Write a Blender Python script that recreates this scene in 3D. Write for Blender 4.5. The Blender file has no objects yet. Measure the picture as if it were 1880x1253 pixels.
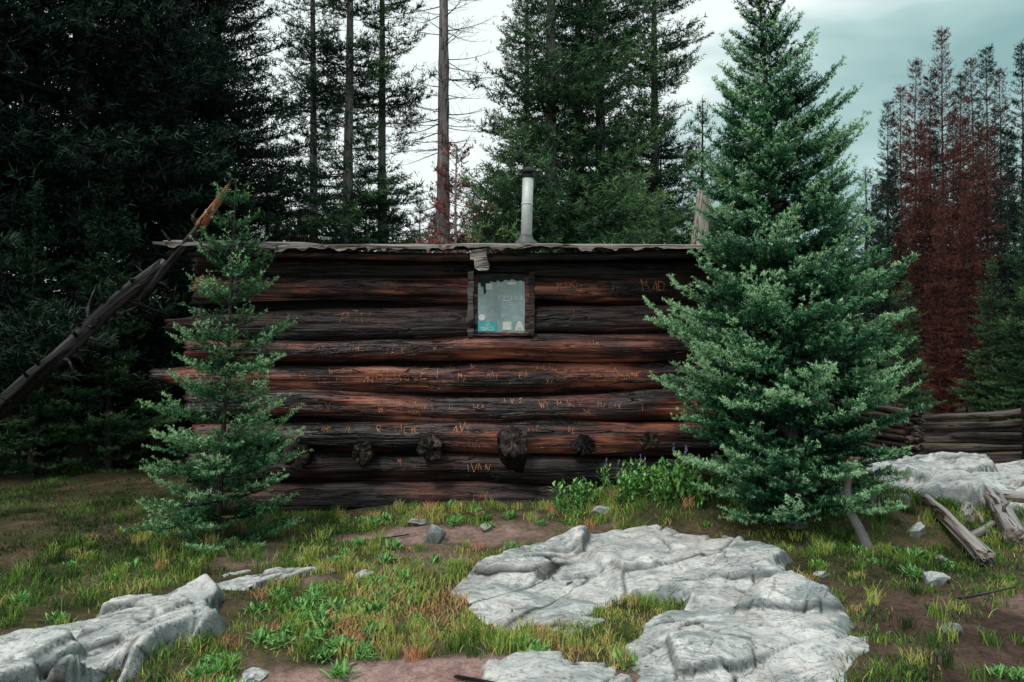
import bpy, math, numpy as np
from mathutils import Vector, Euler
def R_(s): return np.random.default_rng(abs(int(s)))
scene=bpy.context.scene
COL=scene.collection
# ---------------------------------------------------------------- noise
_p=R_(7).permutation(256); _p=np.concatenate([_p,_p,_p]); _v=R_(8).random(256)*2-1
def vn(x,y=0.,z=0.):
    x,y,z=np.broadcast_arrays(np.asarray(x,float),np.asarray(y,float),np.asarray(z,float))
    xi=np.floor(x).astype(int);yi=np.floor(y).astype(int);zi=np.floor(z).astype(int)
    fx=x-xi;fy=y-yi;fz=z-zi
    fx=fx*fx*(3-2*fx);fy=fy*fy*(3-2*fy);fz=fz*fz*(3-2*fz)
    def h(a,b,c): return _v[_p[_p[_p[a&255]+(b&255)]+(c&255)]]
    def L(a,b,t): return a+(b-a)*t
    return L(L(L(h(xi,yi,zi),h(xi+1,yi,zi),fx),L(h(xi,yi+1,zi),h(xi+1,yi+1,zi),fx),fy),
             L(L(h(xi,yi,zi+1),h(xi+1,yi,zi+1),fx),L(h(xi,yi+1,zi+1),h(xi+1,yi+1,zi+1),fx),fy),fz)
def fbm(x,y=0.,z=0.,o=4):
    s=0;a=1.
    for i in range(o):
        s=s+a*vn(x*2**i+17*i,y*2**i+5*i,z*2**i);a*=.5
    return s
def sst(a,b,x):
    t=np.clip((x-a)/(b-a),0,1);return t*t*(3-2*t)
# ---------------------------------------------------------------- materials
def newmat(name):
    m=bpy.data.materials.new(name);m.use_nodes=True
    nt=m.node_tree;b=nt.nodes['Principled BSDF'];return m,nt,b
def N(nt,t,**k):
    n=nt.nodes.new(t)
    for a,v in k.items():
        if a in n.inputs: n.inputs[a].default_value=v
        else: setattr(n,a,v)
    return n
def ramp(nt,fac,stops,interp='LINEAR'):
    r=nt.nodes.new('ShaderNodeValToRGB');r.color_ramp.interpolation=interp
    e=r.color_ramp.elements
    while len(e)<len(stops): e.new(.5)
    for i,(p,c) in enumerate(stops):
        e[i].position=p;e[i].color=(c[0],c[1],c[2],1) if not isinstance(c,(int,float)) else (c,c,c,1)
    nt.links.new(fac,r.inputs[0]);return r.outputs[0]
def mix(nt,f,a,b,mode='MIX'):
    m=nt.nodes.new('ShaderNodeMix');m.data_type='RGBA';m.blend_type=mode
    for s,v in ((m.inputs[0],f),(m.inputs[6],a),(m.inputs[7],b)):
        if isinstance(v,(int,float)): s.default_value=v
        elif isinstance(v,tuple): s.default_value=(v[0],v[1],v[2],1)
        else: nt.links.new(v,s)
    return m.outputs[2]
def coords(nt,scale=(1,1,1),kind='Object',rnd=True):
    tc=N(nt,'ShaderNodeTexCoord');mp=N(nt,'ShaderNodeMapping')
    nt.links.new(tc.outputs[kind],mp.inputs[0]);mp.inputs[3].default_value=scale
    if rnd:
        oi=N(nt,'ShaderNodeObjectInfo');mu=N(nt,'ShaderNodeMath',operation='MULTIPLY');mu.inputs[1].default_value=37.
        nt.links.new(oi.outputs['Random'],mu.inputs[0]);nt.links.new(mu.outputs[0],mp.inputs[1])
    return mp.outputs[0]
def noise(nt,vec,scale,detail=6,rough=.6,dist=0):
    n=N(nt,'ShaderNodeTexNoise');n.inputs['Scale'].default_value=scale;n.inputs['Detail'].default_value=detail
    n.inputs['Roughness'].default_value=rough;n.inputs['Distortion'].default_value=dist
    nt.links.new(vec,n.inputs['Vector']);return n.outputs[0]
def bump(nt,b,h,strength,dist,prev=None):
    n=N(nt,'ShaderNodeBump');n.inputs['Strength'].default_value=strength;n.inputs['Distance'].default_value=dist
    nt.links.new(h,n.inputs['Height'])
    if prev: nt.links.new(prev,n.inputs['Normal'])
    nt.links.new(n.outputs[0],b.inputs['Normal']);return n.outputs[0]
def wood(name,stops,grey=(.2,.18,.16),greyamt=.5,spec=.25,up=.0,crackc=(.004,.003,.003),rough=.6,obj=.0):
    m,nt,b=newmat(name)
    vs=coords(nt,(.45,7,7));vf=coords(nt,(1.2,45,45));vk=coords(nt,(.8,14,14));vb=coords(nt,(.9,2.6,2.6))
    n1=noise(nt,vs,1.6,5,.62,.4);n3=noise(nt,vb,1.3,4,.6)
    sh=N(nt,'ShaderNodeMath',operation='MULTIPLY_ADD');nt.links.new(n3,sh.inputs[0]);sh.inputs[1].default_value=1.1
    s2=N(nt,'ShaderNodeMath',operation='MULTIPLY_ADD');nt.links.new(n1,s2.inputs[0]);s2.inputs[1].default_value=.75;s2.inputs[2].default_value=-.425-obj/2
    src=s2.outputs[0]
    if obj:
        oi=N(nt,'ShaderNodeObjectInfo');q=N(nt,'ShaderNodeMath',operation='MULTIPLY_ADD');nt.links.new(oi.outputs['Random'],q.inputs[0]);q.inputs[1].default_value=obj;nt.links.new(src,q.inputs[2]);src=q.outputs[0]
    nt.links.new(src,sh.inputs[2]);col=ramp(nt,sh.outputs[0],stops)
    n2=noise(nt,vf,1.,3,.6);col=mix(nt,.65,col,ramp(nt,n2,[(.3,.2),(.7,1.0)]),'MULTIPLY')
    ge=N(nt,'ShaderNodeNewGeometry');sx=N(nt,'ShaderNodeSeparateXYZ');nt.links.new(ge.outputs['Normal'],sx.inputs[0])
    ad=N(nt,'ShaderNodeMath',operation='MULTIPLY_ADD');nt.links.new(sx.outputs[2],ad.inputs[0]);ad.inputs[1].default_value=up
    nt.links.new(n1,ad.inputs[2])
    g=ramp(nt,ad.outputs[0],[(.54,0.),(.72,greyamt)])
    col=mix(nt,g,col,mix(nt,n2,(grey[0]*.4,grey[1]*.4,grey[2]*.4),grey))
    n4=noise(nt,vk,1.,3,.5,.6);cr=ramp(nt,n4,[(.475,1.),(.497,0.),(.52,1.)])
    col=mix(nt,cr,crackc,col)
    nt.links.new(col,b.inputs['Base Color']);b.inputs['Roughness'].default_value=rough
    b.inputs['Specular IOR Level'].default_value=spec
    p=bump(nt,b,cr,.8,.018);p=bump(nt,b,n2,.7,.014,p);bump(nt,b,n1,.8,.05,p)
    return m
M={}
M['log']=wood('old_log_wood',[(.34,(.005,.003,.004)),(.46,(.028,.008,.007)),(.56,(.12,.031,.021)),(.70,(.46,.14,.08))],(.30,.19,.15),.3,spec=.5,up=.08,rough=.40,obj=.12)
M['logdark']=wood('dark_log_wood',[(.36,(.004,.003,.004)),(.5,(.015,.007,.007)),(.62,(.06,.021,.016)),(.78,(.24,.08,.05))],(.17,.145,.135),.4,spec=.4,up=.10,rough=.5)
M['loggrey']=wood('weathered_grey_wood',[(.3,(.06,.056,.055)),(.5,(.18,.165,.16)),(.7,(.36,.33,.31))],(.45,.43,.42),.8,up=.2)
M['logend']=wood('log_end_wood',[(.3,(.01,.007,.006)),(.5,(.045,.03,.026)),(.75,(.18,.13,.10))],(.22,.19,.17),.5,up=.1)
M['pale']=wood('pale_wood',[(.3,(.16,.13,.115)),(.5,(.38,.32,.28)),(.7,(.58,.50,.46))],(.6,.56,.54),.8,up=.2)
M['ruin']=wood('ruined_log_wood',[(.3,(.015,.011,.010)),(.5,(.06,.042,.035)),(.7,(.17,.12,.10))],(.24,.21,.20),.5,up=.2)
M['orange']=wood('split_orange_wood',[(.3,(.14,.04,.02)),(.5,(.45,.13,.06)),(.75,(.6,.24,.13))],(.3,.2,.15),.2)
M['deadbark']=wood('dead_log_bark',[(.3,(.007,.006,.007)),(.5,(.020,.018,.019)),(.7,(.085,.078,.082))],(.16,.15,.16),.5,up=.1)
def foliage(name,stops):
    m,nt,b=newmat(name)
    a=N(nt,'ShaderNodeAttribute');a.attribute_name='tint'
    c=ramp(nt,a.outputs['Fac'],stops);nt.links.new(c,b.inputs['Base Color'])
    b.inputs['Roughness'].default_value=.6;b.inputs['Specular IOR Level'].default_value=.12
    return m
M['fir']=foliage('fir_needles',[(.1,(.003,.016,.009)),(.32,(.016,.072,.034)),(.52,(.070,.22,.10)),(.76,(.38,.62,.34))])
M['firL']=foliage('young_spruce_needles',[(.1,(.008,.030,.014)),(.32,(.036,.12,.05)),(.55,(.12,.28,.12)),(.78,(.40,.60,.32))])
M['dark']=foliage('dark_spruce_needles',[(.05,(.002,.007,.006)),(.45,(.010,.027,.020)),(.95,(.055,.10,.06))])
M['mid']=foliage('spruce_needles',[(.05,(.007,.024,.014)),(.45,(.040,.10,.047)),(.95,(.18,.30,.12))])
M['red']=foliage('dead_red_needles',[(.05,(.028,.012,.011)),(.45,(.12,.040,.034)),(.95,(.24,.09,.07))])
M['rust']=foliage('rusty_red_needles',[(.05,(.08,.022,.02)),(.4,(.27,.075,.06)),(.9,(.42,.16,.12))])
M['grass']=foliage('grass_blades',[(.0,(.025,.055,.016)),(.25,(.10,.20,.04)),(.5,(.27,.40,.075)),(.68,(.50,.46,.15)),(.85,(.55,.26,.15))])
M['leaf']=foliage('leafy_plants',[(.05,(.02,.08,.02)),(.5,(.12,.31,.08)),(.95,(.38,.60,.21))])
M['flower']=foliage('lupine_petals',[(.1,(.10,.09,.18)),(.9,(.3,.28,.42))])
M['bark']=foliage('spruce_bark',[(.0,(.015,.013,.013)),(.3,(.06,.052,.05)),(.6,(.11,.10,.095))])
M['barkpale']=foliage('grey_bark',[(.0,(.045,.04,.04)),(.3,(.20,.18,.175)),(.6,(.32,.30,.295))])
def rockmat(name):
    m,nt,b=newmat(name);v=coords(nt,rnd=False)
    n1=noise(nt,v,2.4,7,.7,.2);n2=noise(nt,coords(nt,(1,1.5,1.2),rnd=False),16,6,.75);n5=noise(nt,v,55,4,.65)
    col=ramp(nt,n1,[(.30,(.30,.32,.325)),(.42,(.52,.525,.52)),(.53,(.72,.71,.69)),(.66,(.84,.82,.80))])
    col=mix(nt,.75,col,ramp(nt,n2,[(.33,.30),(.45,.84),(.56,1.)]),'MULTIPLY')
    col=mix(nt,.45,col,ramp(nt,n5,[(.35,.5),(.55,1.)]),'MULTIPLY')
    rs=ramp(nt,noise(nt,v,2.9,4,.6),[(.54,0.),(.7,.45)]);col=mix(nt,rs,col,(.48,.37,.33))
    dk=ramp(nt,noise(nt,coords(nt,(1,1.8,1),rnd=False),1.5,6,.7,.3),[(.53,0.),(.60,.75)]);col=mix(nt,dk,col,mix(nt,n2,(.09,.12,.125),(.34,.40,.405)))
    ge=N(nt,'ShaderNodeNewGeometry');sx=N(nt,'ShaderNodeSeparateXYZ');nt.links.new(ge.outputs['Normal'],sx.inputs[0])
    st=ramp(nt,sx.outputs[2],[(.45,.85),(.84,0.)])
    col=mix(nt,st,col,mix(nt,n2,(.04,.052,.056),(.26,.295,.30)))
    ca=N(nt,'ShaderNodeAttribute');ca.attribute_name='crack'
    col=mix(nt,ca.outputs['Fac'],col,(.016,.014,.012))
    fine=ramp(nt,noise(nt,coords(nt,(1.3,3.2,2),rnd=False),3.2,5,.6,.8),[(.490,0.),(.499,.7),(.508,0.)])
    col=mix(nt,fine,col,(.06,.057,.052))
    nt.links.new(col,b.inputs['Base Color']);b.inputs['Roughness'].default_value=.85;b.inputs['Specular IOR Level'].default_value=.15
    inv=N(nt,'ShaderNodeMath',operation='SUBTRACT');inv.inputs[0].default_value=1.;nt.links.new(fine,inv.inputs[1])
    p=bump(nt,b,inv.outputs[0],.6,.012);p=bump(nt,b,n2,.6,.014,p);bump(nt,b,n5,.5,.005,p)
    return m
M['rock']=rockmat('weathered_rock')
def simple(name,c,rough=.7,spec=.3,ns=0,metal=0,var=.35):
    m,nt,b=newmat(name)
    n=noise(nt,coords(nt),ns or 12,6,.65)
    lo=tuple(x*(1-var) for x in c);col=mix(nt,ramp(nt,n,[(.35,0.),(.65,1.)]),lo,c)
    nt.links.new(col,b.inputs['Base Color']);b.inputs['Roughness'].default_value=rough
    b.inputs['Specular IOR Level'].default_value=spec;b.inputs['Metallic'].default_value=metal
    return m
M['carve']=simple('carved_orange_wood',(.85,.36,.21),.8,.1,7,var=.88)
M['pipe']=simple('galvanised_pipe_metal',(.66,.70,.69),.5,.5,6,.1,.25)
M['pipegrey']=simple('dull_collar_metal',(.16,.17,.17),.6,.4,14,.2,.5)
M['pipedark']=simple('rusted_dark_metal',(.035,.035,.035),.6,.4,20,.3,.5)
M['pane']=simple('dusty_window_glass',(.28,.38,.385),.2,.5,14,var=.3)
M['paper']=simple('white_sticker_paper',(.66,.68,.66),.6,.2,20,var=.15)
M['cyan']=simple('cyan_sticker_paper',(.05,.42,.44),.5,.3,20,var=.15)
M['ink']=simple('black_torn_tape',(.006,.008,.009),.6,.3,20)
M['tar']=simple('tar_paper',(.006,.005,.005),.85,.1,20)
# ---------------------------------------------------------------- object helpers
WP={}
def thing(name,loc,label,cat,group=None,rot=None):
    e=bpy.data.objects.new(name,None);e.empty_display_size=.2;e.location=loc;COL.objects.link(e)
    e['label']=label;e['category']=cat
    if group:e['group']=group
    if rot:e.rotation_euler=rot
    WP[e.name]=Vector(loc);return e
def part(name,me,par,loc=None,rot=None,label=None):
    o=bpy.data.objects.new(name,me);COL.objects.link(o)
    pw=WP[par.name] if par else Vector((0,0,0))
    l=Vector(loc) if loc is not None else pw.copy()
    o.location=l-pw
    if rot is not None: o.rotation_euler=rot
    if par:o.parent=par
    if label:o['label']=label
    WP[o.name]=l;return o
def top(name,me,loc,label,cat,rot=None,group=None):
    o=part(name,me,None,loc,rot);o['label']=label;o['category']=cat
    if group:o['group']=group
    return o
def pymesh(name,v,f,mats,smooth=True,mi=None):
    me=bpy.data.meshes.new(name);me.from_pydata([tuple(map(float,p)) for p in v],[],[tuple(int(i) for i in q) for q in f])
    for m in (mats if isinstance(mats,list) else [mats]):me.materials.append(m)
    if mi is not None: me.polygons.foreach_set('material_index',np.array(mi,dtype=np.int32))
    me.polygons.foreach_set('use_smooth',np.full(len(me.polygons),smooth));me.update();return me
def soup(name,V,tint,mat,ns=1.,na=.0,seed=0):
    n=len(V);me=bpy.data.meshes.new(name);me.vertices.add(3*n);me.vertices.foreach_set('co',V.reshape(-1).astype(np.float32))
    me.loops.add(3*n);me.loops.foreach_set('vertex_index',np.arange(3*n,dtype=np.int32))
    me.polygons.add(n);me.polygons.foreach_set('loop_start',np.arange(0,3*n,3,dtype=np.int32))
    me.update(calc_edges=True)
    if na:
        c=V[:,0];tint=tint+na*(vn(c[:,0]*ns+seed,c[:,1]*ns,c[:,2]*ns)+.5*vn(c[:,0]*ns*2.3,c[:,1]*ns*2.3+seed,c[:,2]*ns*2.3))
    a=me.attributes.new('tint','FLOAT','POINT');a.data.foreach_set('value',np.repeat(tint,3).astype(np.float32))
    me.materials.append(mat);return me
def nrm(a): return a/np.maximum(np.linalg.norm(a,axis=-1,keepdims=True),1e-9)
def log_surf(L,r0,r1,seed,bend,endtaper=0.,rough=1.):
    def f(x,th):
        r=r0+(r1-r0)*x/L
        c,s=np.cos(th),np.sin(th)
        r=r*(1+rough*(.13*vn(x*.9+seed,c*1.2+seed*3,s*1.2)+.05*vn(x*4+seed,c*2.5,s*2.5))+rough*.035*vn(x*1.1+seed*5,c*9,s*9)
             -rough*.10*sst(.45,.9,vn(x*.8+seed*9,c*4+7,s*4)))
        if endtaper: r=r*(1-endtaper*(1-sst(0,.5,x)))
        cy=bend*vn(x*.6+seed*2.3);cz=bend*vn(x*.55+seed*7.1+9)+.3*bend*vn(x*1.9+seed)
        return np.stack([x+0*r,cy+r*c,cz+r*s],-1)
    return f
def log_mesh(name,L,r0,r1,seed,mats,bend=.02,sides=30,seg=.05,endtaper=0.,rough=1.,ragged=.02):
    f=log_surf(L,r0,r1,seed,bend,endtaper,rough)
    n=max(4,int(L/seg));xs=np.linspace(0,L,n+1);th=np.linspace(0,2*np.pi,sides,endpoint=False)
    X,T=np.meshgrid(xs,th,indexing='ij');P=f(X,T)
    rg=R_(seed*100+3)
    e0=ragged*rg.normal(size=sides);e1=ragged*rg.normal(size=sides)
    P[0,:,0]-=e0;P[-1,:,0]+=e1
    V=list(P.reshape(-1,3));F=[];MI=[]
    for i in range(n):
        for j in range(sides):
            k=(j+1)%sides;F.append((i*sides+j,i*sides+k,(i+1)*sides+k,(i+1)*sides+j));MI.append(0)
    for end,row,sg in ((0,0,1),(1,n,-1)):
        base=row*sides;ctr=P[row].mean(0);prev=[base+j for j in range(sides)]
        for q in (.75,.5,.25):
            s0=len(V)
            for j in range(sides):
                p=ctr+(P[row,j]-ctr)*q;p=p.copy();p[0]=ctr[0]+(P[row,j,0]-ctr[0])*q+rg.normal()*ragged*.7;V.append(p)
            cur=[s0+j for j in range(sides)]
            for j in range(sides):
                k=(j+1)%sides;F.append((prev[k],prev[j],cur[j],cur[k]) if sg==1 else (prev[j],prev[k],cur[k],cur[j]));MI.append(1)
            prev=cur
        V.append(ctr)
        for j in range(sides):
            k=(j+1)%sides;F.append((prev[k],prev[j],len(V)-1) if sg==1 else (prev[j],prev[k],len(V)-1));MI.append(1)
    return pymesh(name,V,F,mats,True,MI),f
def box(x0,x1,y0,y1,z0,z1,seed=0,j=.004,n=6):
    rg=R_(seed);ax=int(np.argmax([x1-x0,y1-y0,z1-z0]));lo=np.array([x0,y0,z0],float);hi=np.array([x1,y1,z1],float)
    o=[a for a in range(3) if a!=ax];V=[];F=[]
    for i in range(n+1):
        t=i/n
        for (a,b) in ((0,0),(1,0),(1,1),(0,1)):
            p=np.zeros(3);p[ax]=lo[ax]+(hi[ax]-lo[ax])*t;p[o[0]]=(lo,hi)[a][o[0]];p[o[1]]=(lo,hi)[b][o[1]]
            V.append(p+rg.normal(size=3)*j)
        if i:
            s=4*(i-1)
            for c in range(4):
                d=(c+1)%4;F.append((s+c,s+d,s+4+d,s+4+c))
    F.append((3,2,1,0));e=4*n;F.append((e,e+1,e+2,e+3));return V,F
def join(parts):
    V=[];F=[];MI=[]
    for it in parts:
        v,f=it[0],it[1];mi=it[2] if len(it)>2 else 0
        s=len(V);V+=list(v);F+=[tuple(i+s for i in q) for q in f];MI+=[mi]*len(f)
    return V,F,MI
def tube(pts,rad,sides=10,jit=0.,seed=0):
    pts=np.array(pts,float);rg=R_(seed);V=[];F=[]
    for i,p in enumerate(pts):
        t=nrm((pts[min(i+1,len(pts)-1)]-pts[max(i-1,0)])[None])[0]
        a=np.array([0,1,0.]) if abs(t[1])<.9 else np.array([1.,0,0]);u=nrm(np.cross(t,a)[None])[0];w=np.cross(t,u)
        for j in range(sides):
            an=2*np.pi*j/sides;r=rad[i]*(1+jit*rg.normal());V.append(p+r*(u*np.cos(an)+w*np.sin(an)))
        if i:
            for j in range(sides):
                k=(j+1)%sides;F.append(((i-1)*sides+j,(i-1)*sides+k,i*sides+k,i*sides+j))
    F.append(tuple(range(sides-1,-1,-1)));e=(len(pts)-1)*sides;F.append(tuple(range(e,e+sides)));return V,F
# ---------------------------------------------------------------- ground
def gh(x,y):
    x=np.asarray(x,float);y=np.asarray(y,float)
    m=.27*sst(.0,1.3,x)*sst(5.9,7.1,y)*(1-sst(3.0,4.6,x))+.06*sst(-1.8,-.6,x)*sst(5.8,7.1,y)*(1-sst(0,1.3,x))
    m=m+.05*sst(3,4.5,x)
    m=m-.04*sst(-1.2,-3,x)*sst(4,6,y)
    r=np.hypot(x,y);return m+.040*fbm(x*.9,y*.9,3.,3)+.016*fbm(x*4,y*4,1.,4)+.6*fbm(x*.05,y*.05,8.,2)*sst(14,40,r)
def axis(lo,hi,st,far):
    a=[hi];s=st
    while a[-1]<far: s*=1.18;a.append(a[-1]+s)
    b=[lo];s=st
    while b[-1]>-far: s*=1.18;b.append(b[-1]-s)
    return np.array(b[::-1]+list(np.arange(lo+st,hi,st))+a)
gx=axis(-6.,7.,.04,320);gy=axis(2.,11.,.04,320)
X,Y=np.meshgrid(gx,gy,indexing='ij');Z=gh(X,Y);nx,ny=X.shape
V=np.stack([X,Y,Z],-1).reshape(-1,3)
I=np.arange(nx*ny).reshape(nx,ny);F=np.stack([I[:-1,:-1],I[1:,:-1],I[1:,1:],I[:-1,1:]],-1).reshape(-1,4)
def dirt_mask(x,y):
    n=.35*fbm(x*2.2,y*2.2,5.,3)
    d=1-sst(.7,1.15,np.hypot((x+.46)/.66,(y-3.47)/.56)+n)
    d=np.maximum(d,.7*(1-sst(.7,1.2,np.hypot((x+.55)/.7,(y-6.2)/.28)+n)))
    d=np.maximum(d,.35*sst(.45,.9,fbm(x*1.6+3,y*1.6,9.,3))*sst(-2.5,-1.5,x))
    return d
def soil_mask(x,y):
    n=.4*fbm(x*1.7,y*1.7,6.,3)
    return np.clip(sst(1.3,1.9,x+n)*(1-sst(4.7,5.6,y+n)),0,1)
me=bpy.data.meshes.new('ground');me.from_pydata(V.tolist(),[],F.tolist())
for nm,val in (('dirt',dirt_mask(X,Y)),('soil',soil_mask(X,Y))):
    a=me.attributes.new(nm,'FLOAT','POINT');a.data.foreach_set('value',val.reshape(-1).astype(np.float32))
m,nt,b=newmat('forest_floor');v=coords(nt,rnd=False)
n1=noise(nt,v,1.6,6,.65);n2=noise(nt,v,18,6,.7);n3=noise(nt,v,60,4,.6)
c=ramp(nt,n1,[(.3,(.05,.055,.026)),(.5,(.12,.105,.055)),(.65,(.21,.135,.095))])
a=N(nt,'ShaderNodeAttribute');a.attribute_name='soil';c=mix(nt,a.outputs['Fac'],c,ramp(nt,n1,[(.35,(.06,.04,.032)),(.65,(.21,.13,.10))]))
a=N(nt,'ShaderNodeAttribute');a.attribute_name='dirt';c=mix(nt,a.outputs['Fac'],c,ramp(nt,n1,[(.35,(.40,.24,.21)),(.65,(.66,.45,.41))]))
c=mix(nt,.8,c,ramp(nt,n2,[(.3,.35),(.6,1.)]),'MULTIPLY');c=mix(nt,.5,c,ramp(nt,n3,[(.35,.4),(.6,1.)]),'MULTIPLY')
nt.links.new(c,b.inputs['Base Color']);b.inputs['Roughness'].default_value=.95;b.inputs['Specular IOR Level'].default_value=.1
p=bump(nt,b,n2,.8,.03);bump(nt,b,n3,.6,.01,p)
me.materials.append(m);me.polygons.foreach_set('use_smooth',np.full(len(me.polygons),True));me.update()
g=bpy.data.objects.new('ground',me);COL.objects.link(g);g['kind']='structure';g['label']='grassy dirt forest clearing with reddish soil';g['category']='ground'
# ---------------------------------------------------------------- rocks
def polydist(x,y,poly):
    P=np.array(poly,float);Q=np.roll(P,-1,0);d=np.full(x.shape,1e9);ins=np.zeros(x.shape,bool)
    for (ax,ay),(bx,by) in zip(P,Q):
        ex,ey=bx-ax,by-ay;t=np.clip(((x-ax)*ex+(y-ay)*ey)/(ex*ex+ey*ey),0,1)
        d=np.minimum(d,np.hypot(x-ax-t*ex,y-ay-t*ey))
        c=((ay>y)!=(by>y))&(x<(bx-ax)*(y-ay)/((by-ay) if by!=ay else 1e-9)+ax);ins^=c
    return np.where(ins,d,-d)
ROCKS=[]
def cellsf(X,Y,C,ang,ax,ay):
    ca,sa=np.cos(ang),np.sin(ang);dd=[]
    for cx,cy in C:
        u=(X-cx)*ca+(Y-cy)*sa;w=-(X-cx)*sa+(Y-cy)*ca;dd.append(np.hypot(u*ax,w*ay))
    dd=np.array(dd);o=np.argsort(dd,0)[:2];return o[0],o[1],np.take_along_axis(dd,o[:1],0)[0],np.take_along_axis(dd,o[1:2],0)[0]
def slab(name,poly,h,seed,label,res=.013,dens=4.,tilt=.08,lift=.03,ang=.5,slope=(0,0),hf=None):
    rg=R_(seed);P=np.array(poly);x0,y0=P.min(0)-.1;x1,y1=P.max(0)+.1
    xs=np.arange(x0,x1,res);ys=np.arange(y0,y1,res);X,Y=np.meshgrid(xs,ys,indexing='ij')
    wx=X+.05*vn(X*2.6,Y*2.6,seed)+.015*vn(X*9,Y*9,seed);wy=Y+.05*vn(X*2.6+9,Y*2.6,seed+4)+.015*vn(X*9,Y*9,seed+6)
    area=(x1-x0)*(y1-y0);n1=max(4,int(area*dens));n2=max(10,int(area*dens*5))
    jx=X+.03*vn(X*2,Y*2,seed+2);jy=Y+.03*vn(X*2,Y*2,seed+8)
    C=np.stack([rg.uniform(x0,x1,n1),rg.uniform(y0,y1,n1)],-1);i1,k1,f1,f2=cellsf(jx,jy,C,ang,.6,1.5)
    C2=np.stack([rg.uniform(x0,x1,n2),rg.uniform(y0,y1,n2)],-1);i2,k2,g1,g2=cellsf(jx,jy,C2,ang+.35,.6,1.4)
    off=rg.uniform(-lift,lift,n1);tx=rg.normal(size=n1)*tilt;ty=rg.normal(size=n1)*tilt*1.2;sl_=rg.uniform(.5,2.4,n1);dn=rg.random(n1)
    off2=rg.uniform(-.007,.007,n2);t2=rg.normal(size=(2,n2))*tilt*.8;dof=rg.uniform(-.07,.05,n2)
    P1=lambda i:off[i]+tx[i]*(X-C[i,0])+ty[i]*(Y-C[i,1])
    P2=lambda i:off2[i]+t2[0][i]*(X-C2[i,0])+t2[1][i]*(Y-C2[i,1])
    b1=.5+.5*sst(0,.030,f2-f1);b2=.5+.5*sst(0,.020,g2-g1)
    cell=P1(i1)*b1+P1(k1)*(1-b1);cell2=P2(i2)*b2+P2(k2)*(1-b2)
    D=polydist(wx,wy,poly)+dof[i2]*b2+dof[k2]*(1-b2)
    deep=dn[i1]
    cr1=(1-sst(0,.030,f2-f1))*(.35+.65*deep);cr2=(1-sst(0,.016,g2-g1))*sst(-.1,.4,vn(X*2,Y*2,seed+5))
    H=h if hf is None else hf(X,Y)
    top_=H+slope[0]*(X-P[:,0].mean())+slope[1]*(Y-P[:,1].mean())+cell+cell2-.028*cr1-.010*cr2+.004*fbm(X*5,Y*5,seed,3)+.002*fbm(X*20,Y*20,seed,3)
    top_=np.maximum(top_,.006+.008*vn(X*8,Y*8))
    ss=sl_[i1]*b1+sl_[k1]*(1-b1)
    Zr=np.minimum(top_,-.035+np.maximum(D,0)*ss+.02*sst(0,.02,D))
    Zr=np.where(D<0,-.05,Zr)+gh(X,Y)
    nx,ny=X.shape;I=np.arange(nx*ny).reshape(nx,ny);keep=(D>-.03);kq=keep[:-1,:-1]&keep[1:,:-1]&keep[1:,1:]&keep[:-1,1:]
    F=np.stack([I[:-1,:-1],I[1:,:-1],I[1:,1:],I[:-1,1:]],-1)[kq]
    used=np.unique(F);mp=np.full(nx*ny,-1);mp[used]=np.arange(len(used))
    V=np.stack([X,Y,Zr],-1).reshape(-1,3)[used];ctr=np.array([P[:,0].mean(),P[:,1].mean(),0]);ctr[2]=float(gh(ctr[0],ctr[1]))
    me=bpy.data.meshes.new(name);me.from_pydata((V-ctr).tolist(),[],mp[F].tolist());me.materials.append(M['rock'])
    a=me.attributes.new('crack','FLOAT','POINT');a.data.foreach_set('value',np.clip((1-sst(0,.020,f2-f1))*(.45+.55*deep)+cr2*.75,0,1).reshape(-1)[used].astype(np.float32))
    me.polygons.foreach_set('use_smooth',np.full(len(me.polygons),True));me.update()
    ROCKS.append(poly);return top(name,me,ctr,label,'rock',group='bedrock slabs in the clearing')
def hmain(X,Y):
    h=.030+.02*sst(5.0,6.2,Y)
    h=h+.075*sst(.58,.70,X+.25*(Y-5.0))*sst(4.66,4.76,Y+.1*X)*(1-sst(1.8,2.1,X))
    h=h+.05*sst(.55,.9,X)*(1-sst(4.5,4.75,Y+.1*X))*sst(3.80,3.92,Y)
    return h
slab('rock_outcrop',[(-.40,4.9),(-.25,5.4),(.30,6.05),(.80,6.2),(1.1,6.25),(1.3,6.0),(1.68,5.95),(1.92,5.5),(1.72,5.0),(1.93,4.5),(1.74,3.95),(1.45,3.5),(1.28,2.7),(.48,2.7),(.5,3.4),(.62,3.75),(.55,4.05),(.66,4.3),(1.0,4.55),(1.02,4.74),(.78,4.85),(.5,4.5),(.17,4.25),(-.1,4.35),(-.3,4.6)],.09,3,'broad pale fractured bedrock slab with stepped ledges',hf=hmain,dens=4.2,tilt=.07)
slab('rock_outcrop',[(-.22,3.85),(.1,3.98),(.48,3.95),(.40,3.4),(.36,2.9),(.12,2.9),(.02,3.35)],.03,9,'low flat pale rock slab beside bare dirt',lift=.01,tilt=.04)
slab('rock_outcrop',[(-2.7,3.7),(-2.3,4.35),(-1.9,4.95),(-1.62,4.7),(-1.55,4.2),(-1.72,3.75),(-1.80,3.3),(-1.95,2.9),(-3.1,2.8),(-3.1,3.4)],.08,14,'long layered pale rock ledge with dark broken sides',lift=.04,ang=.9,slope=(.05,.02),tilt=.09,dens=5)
slab('rock_outcrop',[(-1.95,5.0),(-1.75,5.3),(-1.15,5.25),(-1.3,5.08),(-1.6,4.98)],.03,21,'thin flat grey rock under the young spruce',lift=.01,tilt=.05)
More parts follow.
